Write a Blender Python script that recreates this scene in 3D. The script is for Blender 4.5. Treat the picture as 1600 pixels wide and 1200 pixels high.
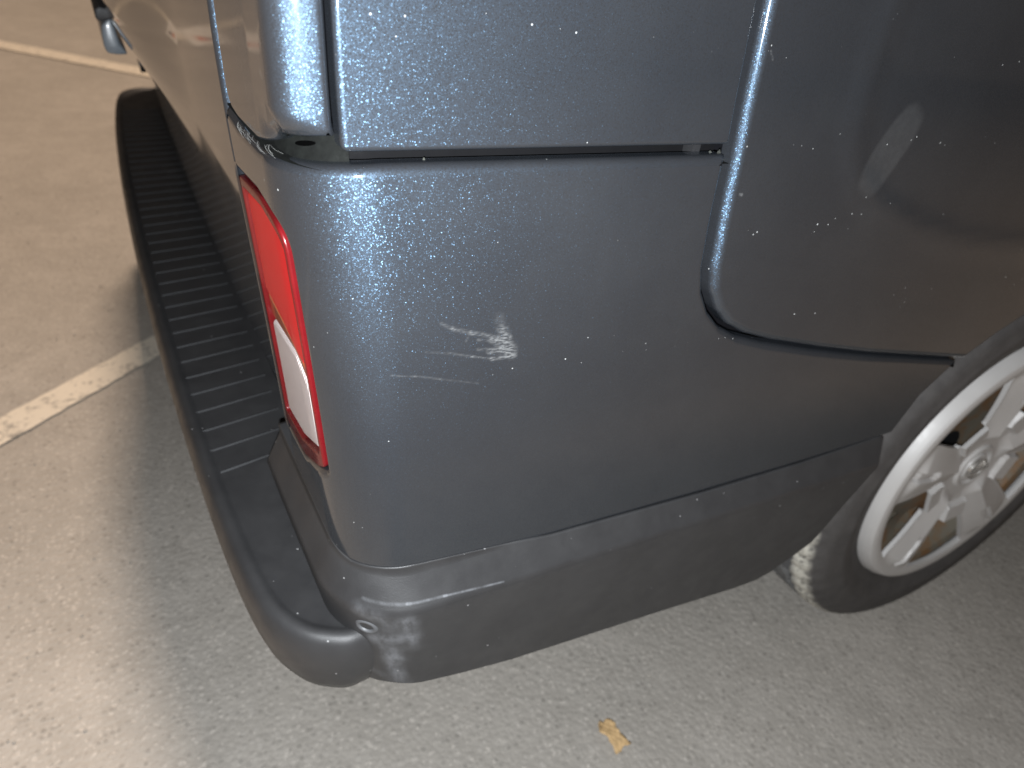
import bpy, bmesh, math, random
from mathutils import Vector, Matrix
from mathutils.geometry import delaunay_2d_cdt
random.seed(7)
for o in list(bpy.data.objects): bpy.data.objects.remove(o, do_unlink=True)
scn = bpy.context.scene
COL = scn.collection

# ------------------------------------------------------------------ camera
CAM = Vector((-0.26521, -0.31907, 0.85783))
RIGHT = Vector((0.8820282, -0.4544405, 0.1245395))
UP = Vector((0.1599274, 0.5373364, 0.8280657))
FWD = Vector((0.4432262, 0.7104600, -0.5466233))
cd = bpy.data.cameras.new('camera')
cam = bpy.data.objects.new('camera', cd); COL.objects.link(cam)
cam.matrix_world = Matrix(((RIGHT.x, UP.x, -FWD.x, CAM.x), (RIGHT.y, UP.y, -FWD.y, CAM.y), (RIGHT.z, UP.z, -FWD.z, CAM.z), (0, 0, 0, 1)))
cd.sensor_fit = 'HORIZONTAL'; cd.sensor_width = 36; cd.lens = 1135.56 / 1600 * 36
cd.clip_start = 0.01; cd.clip_end = 500
cd.dof.use_dof = True; cd.dof.focus_distance = 0.42; cd.dof.aperture_fstop = 8.0
scn.camera = cam

# ------------------------------------------------------------------ light: night car park, phone flash and one high street lamp
w = bpy.data.worlds.new('World'); scn.world = w; w.use_nodes = True
bg = w.node_tree.nodes['Background']; bg.inputs[0].default_value = (1.0, 0.74, 0.55, 1); bg.inputs[1].default_value = 0.075
def lamp(name, kind, loc, power, color, aim=None, **kw):
    l = bpy.data.lights.new(name, kind); l.energy = power; l.color = color
    for k, v in kw.items(): setattr(l, k, v)
    o = bpy.data.objects.new(name, l); COL.objects.link(o); o.location = loc
    if aim is not None: o.rotation_euler = (Vector(aim) - Vector(loc)).to_track_quat('-Z', 'Y').to_euler()
    return o
FL = CAM - UP * 0.022 - RIGHT * 0.004
lamp('flash_lamp', 'SPOT', FL, 44.0, (0.92, 0.96, 1.0), aim=FL + FWD, shadow_soft_size=0.004, spot_size=math.radians(160), spot_blend=0.6)
lamp('street_lamp_light', 'SPOT', (0.55, 3.0, 9.0), 2900.0, (1.0, 0.77, 0.59), aim=(-0.6, 1.2, 0), shadow_soft_size=0.46, spot_size=math.radians(150), spot_blend=0.5)
scn.view_settings.view_transform = 'Standard'; scn.view_settings.look = 'None'
scn.view_settings.exposure = 0.0; scn.view_settings.gamma = 1.0; scn.view_settings.use_curve_mapping = False
scn.render.engine = 'CYCLES'

# ------------------------------------------------------------------ body surface of the van: P(s, z, o)
RC=0.05; VW=1.64
def _pchip(xs,ys):
    n=len(xs); h=[xs[i+1]-xs[i] for i in range(n-1)]; d=[(ys[i+1]-ys[i])/h[i] for i in range(n-1)]
    m=[d[0]]+[0 if d[i-1]*d[i]<=0 else 2*d[i-1]*d[i]/(d[i-1]+d[i]) for i in range(1,n-1)]+[d[-1]]
    def f(x):
        if x<=xs[0]: return ys[0]+(x-xs[0])*m[0]
        if x>=xs[-1]: return ys[-1]+(x-xs[-1])*m[-1]
        i=0
        while x>xs[i+1]: i+=1
        t=(x-xs[i])/h[i]
        return (2*t**3-3*t*t+1)*ys[i]+(t**3-2*t*t+t)*h[i]*m[i]+(-2*t**3+3*t*t)*ys[i+1]+(t**3-t*t)*h[i]*m[i+1]
    return f
xr=_pchip([.25,.40,.46,.577,.68,.725,.786,.86,.95,1.1,1.4,1.8],[-.150,-.160,-.167,-.179,-.190,-.1945,-.1985,-.2005,-.2005,-.196,-.165,-.10])
y0=_pchip([.25,.47,.55,.65,.745,.86,1.0,1.4,1.8],[.003,.005,.006,.010,.017,.026,.04,.1,.17])
def plan(s,z):
    """body surface: s=0 where the near side meets the corner arc, s>0 forward along the near side, s<0 round the rear"""
    X=xr(z); Y=y0(z); R=RC; q=R*math.pi/2; L=VW-2*Y-2*R
    if s>=0: return (X+R+s,Y)
    if s>=-q:
        a=-s/R; return (X+R-R*math.sin(a),Y+R-R*math.cos(a))
    t=-s-q
    if t<=L:
        u=2*t/L-1; return (X-.014*(1-u*u),Y+R+t)
    t-=L
    if t<=q:
        a=t/R; return (X+R-R*math.cos(a),VW-Y-R+R*math.sin(a))
    return (X+R+t-q,VW-Y)
def P(s,z,o=0.0):
    x,y=plan(s,z)
    e=.0015
    a=plan(s+e,z); b=plan(s-e,z); c=plan(s,z+e); d=plan(s,z-e)
    du=(a[0]-b[0],a[1]-b[1],0.0); dv=(c[0]-d[0],c[1]-d[1],2*e)
    n=(du[1]*dv[2]-du[2]*dv[1],du[2]*dv[0]-du[0]*dv[2],du[0]*dv[1]-du[1]*dv[0])
    l=math.sqrt(n[0]**2+n[1]**2+n[2]**2)
    return (x+o*n[0]/l,y+o*n[1]/l,z+o*n[2]/l)
def s_of_x(x,z): return x-xr(z)-RC
def s_of_y(y,z): return -(y-y0(z)-RC)-RC*math.pi/2

SEAM = -0.166       # seam between tailgate and corner panel
LAMPR = -0.0615

# ------------------------------------------------------------------ material helpers
class NT:
    def __init__(s, name):
        s.m = bpy.data.materials.new(name); s.m.use_nodes = True; s.t = s.m.node_tree
        s.b = s.t.nodes['Principled BSDF']; s.out = s.t.nodes['Material Output']
    def n(s, typ, **kw):
        nd = s.t.nodes.new(typ)
        for k, v in kw.items(): setattr(nd, k, v)
        return nd
    def link(s, a, b): s.t.links.new(a, b)
    def put(s, nd, key, v):
        if isinstance(v, bpy.types.NodeSocket): s.link(v, nd.inputs[key])
        else: nd.inputs[key].default_value = v
    def math(s, op, a, b=0.0, c=0.0, clamp=False):
        nd = s.n('ShaderNodeMath', operation=op, use_clamp=clamp)
        for i, v in enumerate((a, b, c)): s.put(nd, i, v)
        return nd.outputs[0]
    def vmath(s, op, a, b=(0, 0, 0), sc=None):
        nd = s.n('ShaderNodeVectorMath', operation=op); s.put(nd, 0, a)
        if op != 'NORMALIZE' and op != 'LENGTH' and op != 'SCALE': s.put(nd, 1, b)
        if sc is not None: s.put(nd, 'Scale', sc)
        return nd.outputs['Value'] if op in ('DOT_PRODUCT', 'LENGTH', 'DISTANCE') else nd.outputs[0]
    def ramp(s, v, lo, hi, a=0.0, b=1.0, smooth=True):
        nd = s.n('ShaderNodeMapRange'); nd.interpolation_type = 'SMOOTHSTEP' if smooth else 'LINEAR'
        s.put(nd, 0, v); nd.inputs[1].default_value = lo; nd.inputs[2].default_value = hi
        nd.inputs[3].default_value = a; nd.inputs[4].default_value = b
        return nd.outputs[0]
    def mix(s, f, a, b):
        nd = s.n('ShaderNodeMix', data_type='RGBA'); s.put(nd, 0, f); s.put(nd, 6, a); s.put(nd, 7, b)
        return nd.outputs[2]
    def noise(s, vec, scale, detail=3, rough=0.55):
        nd = s.n('ShaderNodeTexNoise'); s.put(nd, 'Vector', vec); nd.inputs['Scale'].default_value = scale
        nd.inputs['Detail'].default_value = detail; nd.inputs['Roughness'].default_value = rough
        return nd.outputs[0]
    def voro(s, vec, scale, feature='F1'):
        nd = s.n('ShaderNodeTexVoronoi', feature=feature); s.put(nd, 'Vector', vec); nd.inputs['Scale'].default_value = scale
        return nd
    def obj(s): return s.n('ShaderNodeTexCoord').outputs['Object']
    def uv(s): return s.n('ShaderNodeUVMap').outputs[0]
    def bump(s, h, strength, dist):
        nd = s.n('ShaderNodeBump'); nd.inputs['Strength'].default_value = strength; nd.inputs['Distance'].default_value = dist
        s.put(nd, 'Height', h); return nd.outputs[0]
    def seg(s, uv, a, b, wd, amp=1.0):
        """mask of one straight scratch from a to b in panel coordinates"""
        A = (a[0], a[1], 0); B = (b[0] - a[0], b[1] - a[1], 0); L2 = B[0] ** 2 + B[1] ** 2
        pa = s.vmath('SUBTRACT', uv, A)
        h = s.math('DIVIDE', s.vmath('DOT_PRODUCT', pa, B), L2, clamp=True)
        nd = s.n('ShaderNodeVectorMath', operation='SCALE'); nd.inputs[0].default_value = B; s.put(nd, 'Scale', h)
        d = s.vmath('LENGTH', s.vmath('SUBTRACT', pa, nd.outputs[0]))
        return s.ramp(d, 0.0, wd, amp, 0.0)
    def add(s, vals):
        r = vals[0]
        for v in vals[1:]: r = s.math('ADD', r, v, clamp=True)
        return r
    def set(s, **kw):
        for k, v in kw.items(): s.put(s.b, k.replace('_', ' '), v)
        return s
def simple(name, col, rough=0.5, metal=0.0, coat=0.0, noise_amt=0.25, scale=60, bump=0.0, bscale=600, spec=0.5):
    t = NT(name); o = t.obj(); n = t.noise(o, scale)
    lo = tuple(c * (1 - noise_amt) for c in col) + (1,); hi = tuple(min(1, c * (1 + noise_amt)) for c in col) + (1,)
    t.set(Base_Color=t.mix(n, lo, hi), Metallic=metal, Coat_Weight=coat, Specular_IOR_Level=spec)
    t.set(Roughness=t.ramp(t.noise(o, scale * 2.3), 0.2, 0.8, max(0.02, rough - 0.06), rough + 0.06))
    if bump: t.set(Normal=t.bump(t.noise(o, bscale, 2), bump, 0.001))
    return t.m

SCR = [(0.0252, 0.6556, 0.0328, 0.651), (0.0319, 0.6516, 0.0442, 0.6467), (0.0434, 0.6475, 0.058, 0.6425), (0.0478, 0.6418, 0.0598, 0.6393), (0.057, 0.6401, 0.0684, 0.6408), (0.0476, 0.6353, 0.0674, 0.6333), (0.055, 0.6326, 0.0684, 0.6314), (0.0148, 0.6389, 0.0295, 0.6355), (0.0286, 0.636, 0.0438, 0.631), (0.0429, 0.6314, 0.0578, 0.6271), (0.0569, 0.6273, 0.0728, 0.6272), (0.0622, 0.6544, 0.0636, 0.6443), (0.0646, 0.6461, 0.0699, 0.6287), (0.0627, 0.6377, 0.0699, 0.6317), (-0.0072, 0.6267, 0.0077, 0.6236), (0.0069, 0.624, 0.0233, 0.6188), (0.0224, 0.6189, 0.0471, 0.6114), (0.0415, 0.6448, 0.04, 0.6422)]
SCRW = [(.0014, .4), (.0016, .5), (.0016, .6), (.0012, .4), (.0022, .7), (.0012, .4), (.0022, .7), (.0009, .25), (.001, .3), (.001, .5), (.0017, .85), (.004, .25), (.004, .55), (.0045, .7), (.0008, .3), (.0009, .33), (.0008, .22), (.0008, .3)]
def paint(name, scratches=(), widths=(), dust=0.5, painted_reflection=None):
    """dark blue-grey metallic paint under clear coat, with flakes, dust specks and given scratches"""
    t = NT(name); o = t.obj(); uv = t.uv()
    geo = t.n('ShaderNodeNewGeometry')
    v = t.voro(o, 1900); v2 = t.voro(o, 2300)
    sep = t.n('ShaderNodeSeparateColor'); t.link(v.outputs['Color'], sep.inputs[0])
    sp2 = t.n('ShaderNodeSeparateColor'); t.link(v2.outputs['Color'], sp2.inputs[0])
    def off(vo, k):
        c = t.vmath('SUBTRACT', vo.outputs['Color'], (0.5, 0.5, 0.5)); return t.vmath('SCALE', c, sc=k)
    flake = t.ramp(sep.outputs[2], 0.45, 0.85)
    nr = t.vmath('NORMALIZE', t.vmath('ADD', t.vmath('ADD', geo.outputs['Normal'], off(v, t.math('MULTIPLY', flake, 0.50))), off(v2, 0.20)))
    base = t.mix(sp2.outputs[0], (0.0225, 0.0222, 0.0240, 1), (0.0285, 0.0282, 0.0300, 1))
    blue = t.mix(flake, (0.034, 0.058, 0.088, 1), (0.050, 0.092, 0.140, 1))
    # dust: sparse small pale grains, thicker in patches
    vd = t.voro(o, 230); sd = t.n('ShaderNodeSeparateColor'); t.link(vd.outputs['Color'], sd.inputs[0])
    size = t.ramp(sd.outputs[1], 0.88, 1.0, 0.0, 0.13)
    grain = t.math('LESS_THAN', vd.outputs['Distance'], size)
    patch = t.ramp(t.noise(o, 9, 2), 0.38, 0.62)
    grain = t.math('MULTIPLY', grain, t.math('MULTIPLY', patch, dust))
    film = t.ramp(t.noise(o, 5, 4, 0.7), 0.35, 0.8, 0.0, 0.014)
    masks = [t.seg(uv, q[:2], q[2:], wd * 1.5, am) for q, (wd, am) in zip(scratches, widths)]
    dirt_and_reflection = t.math('ADD', grain, film, clamp=True)
    rough_add = 0.0
    if masks:
        wob = t.noise(t.vmath('MULTIPLY', uv, (260, 900, 1)), 1.0, 3)
        sc = t.math('MULTIPLY', t.math('MULTIPLY', t.add(masks), 0.20), t.ramp(wob, 0.32, 0.68, 0.1, 1.0))
        dirt_and_reflection = t.math('ADD', dirt_and_reflection, sc, clamp=True)
    if painted_reflection:  # pale oval reflection painted into the door colour
        cx, cz, ang, ra, rb = painted_reflection
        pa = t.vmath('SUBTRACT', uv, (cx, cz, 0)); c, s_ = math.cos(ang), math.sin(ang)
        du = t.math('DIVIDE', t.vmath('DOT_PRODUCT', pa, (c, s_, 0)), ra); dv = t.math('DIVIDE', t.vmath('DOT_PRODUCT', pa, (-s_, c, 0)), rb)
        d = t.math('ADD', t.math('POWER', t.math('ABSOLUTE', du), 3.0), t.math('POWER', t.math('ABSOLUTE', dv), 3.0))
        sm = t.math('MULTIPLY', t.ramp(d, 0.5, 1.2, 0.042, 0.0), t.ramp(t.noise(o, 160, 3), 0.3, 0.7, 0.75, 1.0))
        dirt_and_reflection = t.math('ADD', dirt_and_reflection, sm, clamp=True)
    cr = t.ramp(t.noise(o, 14, 4), 0.3, 0.7, 0.05, 0.10)
    t.set(Base_Color=t.mix(dirt_and_reflection, base, (0.60, 0.62, 0.62, 1)), Metallic=0.0, Roughness=0.6, Specular_IOR_Level=0.2, Coat_Weight=1.0, Coat_IOR=1.5, Coat_Roughness=cr)
    m2 = t.n('ShaderNodeBsdfPrincipled')
    for k_, v_ in (('Base Color', blue), ('Metallic', 1.0), ('Roughness', t.math('SUBTRACT', 0.54, t.math('MULTIPLY', flake, 0.16))), ('Coat Weight', 1.0), ('Coat IOR', 1.5), ('Coat Roughness', cr), ('Normal', nr)): t.put(m2, k_, v_)
    mx = t.n('ShaderNodeMixShader'); t.put(mx, 0, t.math('SUBTRACT', 0.48, t.math('MULTIPLY', dirt_and_reflection, 1.5), clamp=True))
    t.link(t.b.outputs[0], mx.inputs[1]); t.link(m2.outputs[0], mx.inputs[2]); t.link(mx.outputs[0], t.out.inputs[0])
    return t.m

# ------------------------------------------------------------------ mesh helpers
def link(name, me, parent=None, mat=None):
    o = bpy.data.objects.new(name, me); COL.objects.link(o)
    if mat: me.materials.append(mat)
    if parent is not None:
        o.parent = parent
        base = parent
        M = Matrix.Identity(4)
        while base is not None:
            M = base.matrix_parent_inverse.to_4x4() if False else M
            base = None
        o.matrix_parent_inverse = WORLD[parent.name].inverted()
    WORLD[o.name] = Matrix.Identity(4)
    return o
WORLD = {}
def empty(name, loc, parent=None):
    o = bpy.data.objects.new(name, None); COL.objects.link(o); o.location = loc; o.empty_display_size = 0.1
    WORLD[o.name] = Matrix.Translation(loc)
    if parent is not None: o.parent = parent; o.matrix_parent_inverse = WORLD[parent.name].inverted()
    return o
def tag(o, label=None, cat=None, group=None, kind=None):
    if label: o['label'] = label
    if cat: o['category'] = cat
    if group: o['group'] = group
    if kind: o['kind'] = kind
    return o
def mesh(name, v, f, smooth=True, sharp=None):
    me = bpy.data.meshes.new(name); me.from_pydata(v, [], f); me.update()
    me.polygons.foreach_set('use_smooth', [smooth] * len(me.polygons))
    if sharp: me.set_sharp_from_angle(angle=math.radians(sharp))
    return me
def resample(pts, step):
    out = []
    for i in range(len(pts)):
        a = pts[i]; b = pts[(i + 1) % len(pts)]; d = math.dist(a, b)
        if d < 1e-7: continue
        k = max(1, round(d / step))
        for j in range(k): out.append((a[0] + (b[0] - a[0]) * j / k, a[1] + (b[1] - a[1]) * j / k))
    return out
def rounded(pts, radii, n=8):
    """closed polygon with rounded corners"""
    out = []; N = len(pts)
    for i in range(N):
        p = Vector(pts[i]); a = Vector(pts[i - 1]); b = Vector(pts[(i + 1) % N])
        r = radii[i] if isinstance(radii, (list, tuple)) else radii
        u = (a - p).normalized(); v = (b - p).normalized(); ang = u.angle(v)
        if r <= 0 or ang > math.pi - 0.03: out.append(tuple(p)); continue
        t = min(r / math.tan(ang / 2), 0.48 * (a - p).length, 0.48 * (b - p).length)
        p0 = p + u * t; p1 = p + v * t
        for k in range(n + 1):
            f = k / n; q = p0 * (1 - f) ** 2 + p * 2 * f * (1 - f) + p1 * f * f
            out.append(tuple(q))
    return out
def area2(p): return sum(p[i][0] * p[(i + 1) % len(p)][1] - p[(i + 1) % len(p)][0] * p[i][1] for i in range(len(p)))
def inside(p, poly):
    x, y = p; c = False; j = len(poly) - 1
    for i in range(len(poly)):
        xi, yi = poly[i]; xj, yj = poly[j]
        if (yi > y) != (yj > y) and x < (xj - xi) * (y - yi) / (yj - yi) + xi: c = not c
        j = i
    return c
def normals2(p):
    """inward unit normal per vertex of a CCW polygon"""
    N = len(p); out = []
    for i in range(N):
        a = p[i - 1]; b = p[i]; c = p[(i + 1) % N]
        e1 = Vector((b[0] - a[0], b[1] - a[1])).normalized(); e2 = Vector((c[0] - b[0], c[1] - b[1])).normalized()
        n1 = Vector((-e1.y, e1.x)); n2 = Vector((-e2.y, e2.x)); m = n1 + n2
        if m.length < 1e-6: m = n1.copy()
        m.normalize(); out.append(m / max(0.5, m.dot(n1)))
    return out
def panel(name, outline, mat, parent, o=0.0, r=0.003, t=0.012, step=0.012, edge=0.005, holes=(), bump=None, surf=None, mirror=False, nr=5):
    """sheet-metal part lying on the body surface: outline in (s, z), rolled edge of radius r, returned thickness t"""
    surf = surf or P
    off = (lambda s, z: o) if bump is None else (lambda s, z: o + bump(s, z))
    V = []; Nn = []; UV = []; F = []
    def frame(s, z):
        e = 0.001
        p = Vector(surf(s, z, off(s, z)))
        a = Vector(surf(s + e, z, off(s + e, z))) - Vector(surf(s - e, z, off(s - e, z)))
        b = Vector(surf(s, z + e, off(s, z + e))) - Vector(surf(s, z - e, off(s, z - e)))
        n = a.cross(b).normalized()
        return p, a.normalized(), b.normalized(), n
    def addv(s, z, depth=0.0, nrm2=None, phi=None):
        p, a, b, n = frame(s, z)
        q = p - n * depth
        nn = n
        if nrm2 is not None:
            side = (a * -nrm2.x + b * -nrm2.y).normalized()
            nn = (side * math.cos(phi) + n * math.sin(phi)).normalized()
        V.append(q); Nn.append(nn); UV.append((s, z)); return len(V) - 1
    def rings(poly, hole):
        poly = resample(poly, edge)
        if area2(poly) < 0: poly = poly[::-1]
        nm = normals2(poly)
        if hole: nm = [-m for m in nm]
        prof = [(0.0, t, 0.0)] + [(r * (1 - math.cos(ph)), r * (1 - math.sin(ph)), ph) for ph in [math.pi / 2 * k / nr for k in range(nr + 1)]]
        prev = None; last = None
        for d, dep, ph in prof:
            idx = [addv(q[0] + m.x * d, q[1] + m.y * d, dep, m, ph) for q, m in zip(poly, nm)]
            if prev:
                k = len(idx)
                for i in range(k):
                    j = (i + 1) % k
                    F.append((prev[i], prev[j], idx[j], idx[i]) if not hole else (prev[j], prev[i], idx[i], idx[j]))
            prev = idx
        return prev
    loops = [rings(outline, False)] + [rings(h, True) for h in holes]
    pts = []; eds = []; ids = []
    for lp in loops:
        b = len(pts); k = len(lp)
        pts += [Vector(UV[i]) for i in lp]; ids += lp
        eds += [(b + i, b + (i + 1) % k) for i in range(k)]
    polys = [[UV[i] for i in lp] for lp in loops]
    s0 = min(p[0] for p in polys[0]); s1 = max(p[0] for p in polys[0]); z0 = min(p[1] for p in polys[0]); z1 = max(p[1] for p in polys[0])
    bp = [q for pl in polys for q in pl]
    cell = {}
    for q in bp: cell.setdefault((int(q[0] // step), int(q[1] // step)), []).append(q)
    s = s0 + step * 0.5
    ss = []
    while s < s1:
        ss.append(s); s += step * (0.55 if -0.085 < s < 0.005 else (1.0 if s < 0.8 and s > -1.7 else 3))
    for s in ss:
        z = z0 + step * 0.5
        while z < z1:
            q = (s, z); ci, cj = int(s // step), int(z // step)
            near = any(math.dist(q, w_) < step * 0.45 for a in (-1, 0, 1) for b in (-1, 0, 1) for w_ in cell.get((ci + a, cj + b), ()))
            if not near and inside(q, polys[0]) and not any(inside(q, h) for h in polys[1:]):
                pts.append(Vector(q)); ids.append(addv(s, z))
            z += step * (1.0 if z < 0.95 else 3)
    ov, oe, of, orv, ore, orf = delaunay_2d_cdt(pts, eds, [], 1, 1e-7)
    mp = []
    for i, lst in enumerate(orv):
        if lst: mp.append(ids[lst[0]])
        else: mp.append(addv(ov[i].x, ov[i].y))
    for f in of:
        c = [sum(ov[i][k] for i in f) / len(f) for k in (0, 1)]
        if not inside(c, polys[0]) or any(inside(c, h) for h in polys[1:]): continue
        g = [mp[i] for i in f]
        a = sum(ov[f[i]].x * ov[f[(i + 1) % len(f)]].y - ov[f[(i + 1) % len(f)]].x * ov[f[i]].y for i in range(len(f)))
        F.append(g if a > 0 else g[::-1])
    if mirror:
        V = [Vector((v.x, VW - v.y, v.z)) for v in V]; Nn = [Vector((n.x, -n.y, n.z)) for n in Nn]; F = [tuple(reversed(f)) for f in F]
    me = mesh(name, [tuple(v) for v in V], F)
    ul = me.uv_layers.new(name='UVMap')
    for lp in me.loops: ul.data[lp.index].uv = UV[lp.vertex_index]
    me.normals_split_custom_set_from_vertices([tuple(n) for n in Nn])
    return link(name, me, parent, mat)
def lathe(name, prof, cen, mat, parent, n=128, smooth=True, sharp=35, mod=None, cap=False):
    """revolve (radius, y) profile about the wheel axle (along y)"""
    v = []; f = []; k = len(prof)
    for i in range(n):
        a = 2 * math.pi * i / n
        for j, (r, y) in enumerate(prof):
            rr = r + (mod(j, i) if mod else 0)
            v.append((cen[0] + rr * math.cos(a), cen[1] + y, cen[2] + rr * math.sin(a)))
    for i in range(n):
        b = (i + 1) % n
        for j in range(k - 1): f.append((i * k + j, i * k + j + 1, b * k + j + 1, b * k + j))
    if cap: f.append(tuple(i * k for i in range(n)))
    return link(name, mesh(name, v, f, smooth, sharp), parent, mat)
def box(name, lo, hi, mat, parent, bev=0.0):
    bm = bmesh.new(); bmesh.ops.create_cube(bm, size=1)
    for q in bm.verts:
        q.co = Vector(((lo[i] + hi[i]) / 2 + q.co[i] * (hi[i] - lo[i]) for i in range(3)))
    if bev: bmesh.ops.bevel(bm, geom=bm.edges[:], offset=bev, segments=2, affect='EDGES', profile=0.5)
    me = bpy.data.meshes.new(name); bm.to_mesh(me); bm.free(); me.polygons.foreach_set('use_smooth', [True] * len(me.polygons)); me.set_sharp_from_angle(angle=0.6)
    return link(name, me, parent, mat)
def tube(pts, r, n=6):
    v = []; f = []
    for i, p in enumerate(pts):
        p = Vector(p); d = (Vector(pts[min(i + 1, len(pts) - 1)]) - Vector(pts[max(i - 1, 0)])).normalized()
        a = d.cross(Vector((0.3, 0.2, 1))).normalized(); b = d.cross(a)
        rr = r[i] if isinstance(r, (list, tuple)) else r
        for k in range(n):
            t = 2 * math.pi * k / n; v.append(tuple(p + a * math.cos(t) * rr + b * math.sin(t) * rr))
    for i in range(len(pts) - 1):
        for k in range(n): f.append((i * n + k, i * n + (k + 1) % n, (i + 1) * n + (k + 1) % n, (i + 1) * n + k))
    return v, f
def sm(a, b, x):
    t = max(0.0, min(1.0, (x - a) / (b - a))); return t * t * (3 - 2 * t)

# ------------------------------------------------------------------ ground
def ground_mat():
    t = NT('worn_asphalt'); o = t.obj()
    v = t.voro(o, 130); sv = t.n('ShaderNodeSeparateColor'); t.link(v.outputs['Color'], sv.inputs[0])
    vf = t.voro(o, 260); sf = t.n('ShaderNodeSeparateColor'); t.link(vf.outputs['Color'], sf.inputs[0])
    big = t.noise(o, 2.2, 5, 0.6); mid = t.noise(o, 16, 4, 0.6); fine = t.noise(o, 220, 3, 0.6)
    c = t.mix(t.ramp(big, 0.3, 0.7), (0.35, 0.325, 0.29, 1), (0.415, 0.385, 0.345, 1))
    c = t.mix(t.ramp(mid, 0.3, 0.75, 0.0, 0.5), c, (0.295, 0.272, 0.24, 1))
    c = t.mix(t.math('MULTIPLY', t.ramp(sv.outputs[0], 0.55, 1.0), t.ramp(v.outputs['Distance'], 0.25, 0.55, 0.5, 0.0)), c, (0.46, 0.43, 0.39, 1))
    c = t.mix(t.math('MULTIPLY', t.ramp(sv.outputs[1], 0.6, 1.0), t.ramp(v.outputs['Distance'], 0.25, 0.55, 0.4, 0.0)), c, (0.14, 0.13, 0.115, 1))
    c = t.mix(t.ramp(sf.outputs[0], 0.85, 1.0, 0.0, 0.6), c, (0.52, 0.48, 0.43, 1))
    c = t.mix(t.ramp(fine, 0.55, 0.8, 0.0, 0.4), c, (0.17, 0.158, 0.14, 1))
    h = t.math('ADD', t.math('MULTIPLY', v.outputs['Distance'], -0.7), t.math('ADD', t.math('MULTIPLY', fine, 0.5), t.math('MULTIPLY', mid, 0.25)))
    t.set(Base_Color=c, Roughness=0.88, Specular_IOR_Level=0.35, Normal=t.bump(h, 0.6, 0.003))
    return t.m
MG = ground_mat()
v = []; f = []; n = 60; S = 40.0
for i in range(n + 1):
    for j in range(n + 1):
        a = (i / n * 2 - 1); b = (j / n * 2 - 1)
        v.append((S * a * abs(a), S * b * abs(b), 0.0))
for i in range(n):
    for j in range(n): f.append((i * (n + 1) + j, (i + 1) * (n + 1) + j, (i + 1) * (n + 1) + j + 1, i * (n + 1) + j + 1))
g = link('ground', mesh('ground', v, f), None, MG); tag(g, 'worn grey beige asphalt of the car park', kind='structure')

def line_mat(name, col, cover=0.5):
    t = NT(name); o = t.obj()
    wear = t.math('ADD', t.math('MULTIPLY', t.noise(o, 26, 5, 0.7), 0.65), t.math('MULTIPLY', t.noise(o, 130, 3, 0.6), 0.45))
    c = t.mix(t.ramp(wear, cover - 0.02, cover + 0.12), col + (1,), (0.33, 0.305, 0.27, 1))
    t.set(Base_Color=c, Roughness=0.75, Normal=t.bump(t.noise(o, 300, 3), 0.6, 0.002))
    return t.m
def stripe(name, a, b, wd, mat, label, z=0.004):
    a = Vector(a); b = Vector(b); d = (b - a).normalized(); q = Vector((-d.y, d.x)); L = (b - a).length
    random.seed(3); v = []; f = []; n = int(L / 0.02)
    for i in range(n + 1):
        c = a + d * (L * i / n)
        for s in (-1, 1):
            e = c + q * s * (wd / 2 + random.uniform(-0.002, 0.002)); v.append((e.x, e.y, z))
    for i in range(n): f.append((2 * i, 2 * i + 2, 2 * i + 3, 2 * i + 1))
    o = link(name, mesh(name, v, f), None, mat); return tag(o, label, kind='structure')
ML = line_mat('worn_line_paint', (0.68, 0.62, 0.52), 0.57)
stripe('parking_line', (-1.55, 0.03), (0.75, 1.97), 0.066, ML, 'worn pale parking line running under the rear bumper')
stripe('parking_line', (-2.9, 6.05), (1.2, 2.55), 0.13, ML, 'faded parking line far behind at the upper left of the photo', 0.0045)

# white painted patch with worn print on the ground behind the van (seen mirrored in the tailgate)
def patch_mat():
    t = NT('white_print'); uv = t.obj(); sp = t.n('ShaderNodeSeparateXYZ'); t.link(uv, sp.inputs[0])
    def rect(x0, x1, y0_, y1_):
        a = t.math('MULTIPLY', t.math('GREATER_THAN', sp.outputs[0], x0), t.math('LESS_THAN', sp.outputs[0], x1))
        return t.math('MULTIPLY', a, t.math('MULTIPLY', t.math('GREATER_THAN', sp.outputs[1], y0_), t.math('LESS_THAN', sp.outputs[1], y1_)))
    c = t.mix(t.ramp(t.noise(uv, 9, 4), .35, .75), (.80, .77, .72, 1), (.66, .62, .56, 1))
    c = t.mix(rect(-.96, -.88, 4.02, 4.12), c, (.16, .15, .14, 1)); c = t.mix(rect(-.87, -.80, 4.02, 4.12), c, (.55, .12, .05, 1))
    t.set(Base_Color=c, Roughness=.6); return t.m
o_ = link('ground_marking', mesh('ground_marking', [(-1.02, 3.98, .005), (-.74, 3.86, .005), (-.68, 4.30, .005), (-.98, 4.48, .005)], [(0, 1, 2, 3)]), None, patch_mat())
tag(o_, 'white painted patch with grey and orange print, mirrored in the tailgate', kind='structure')
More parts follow.
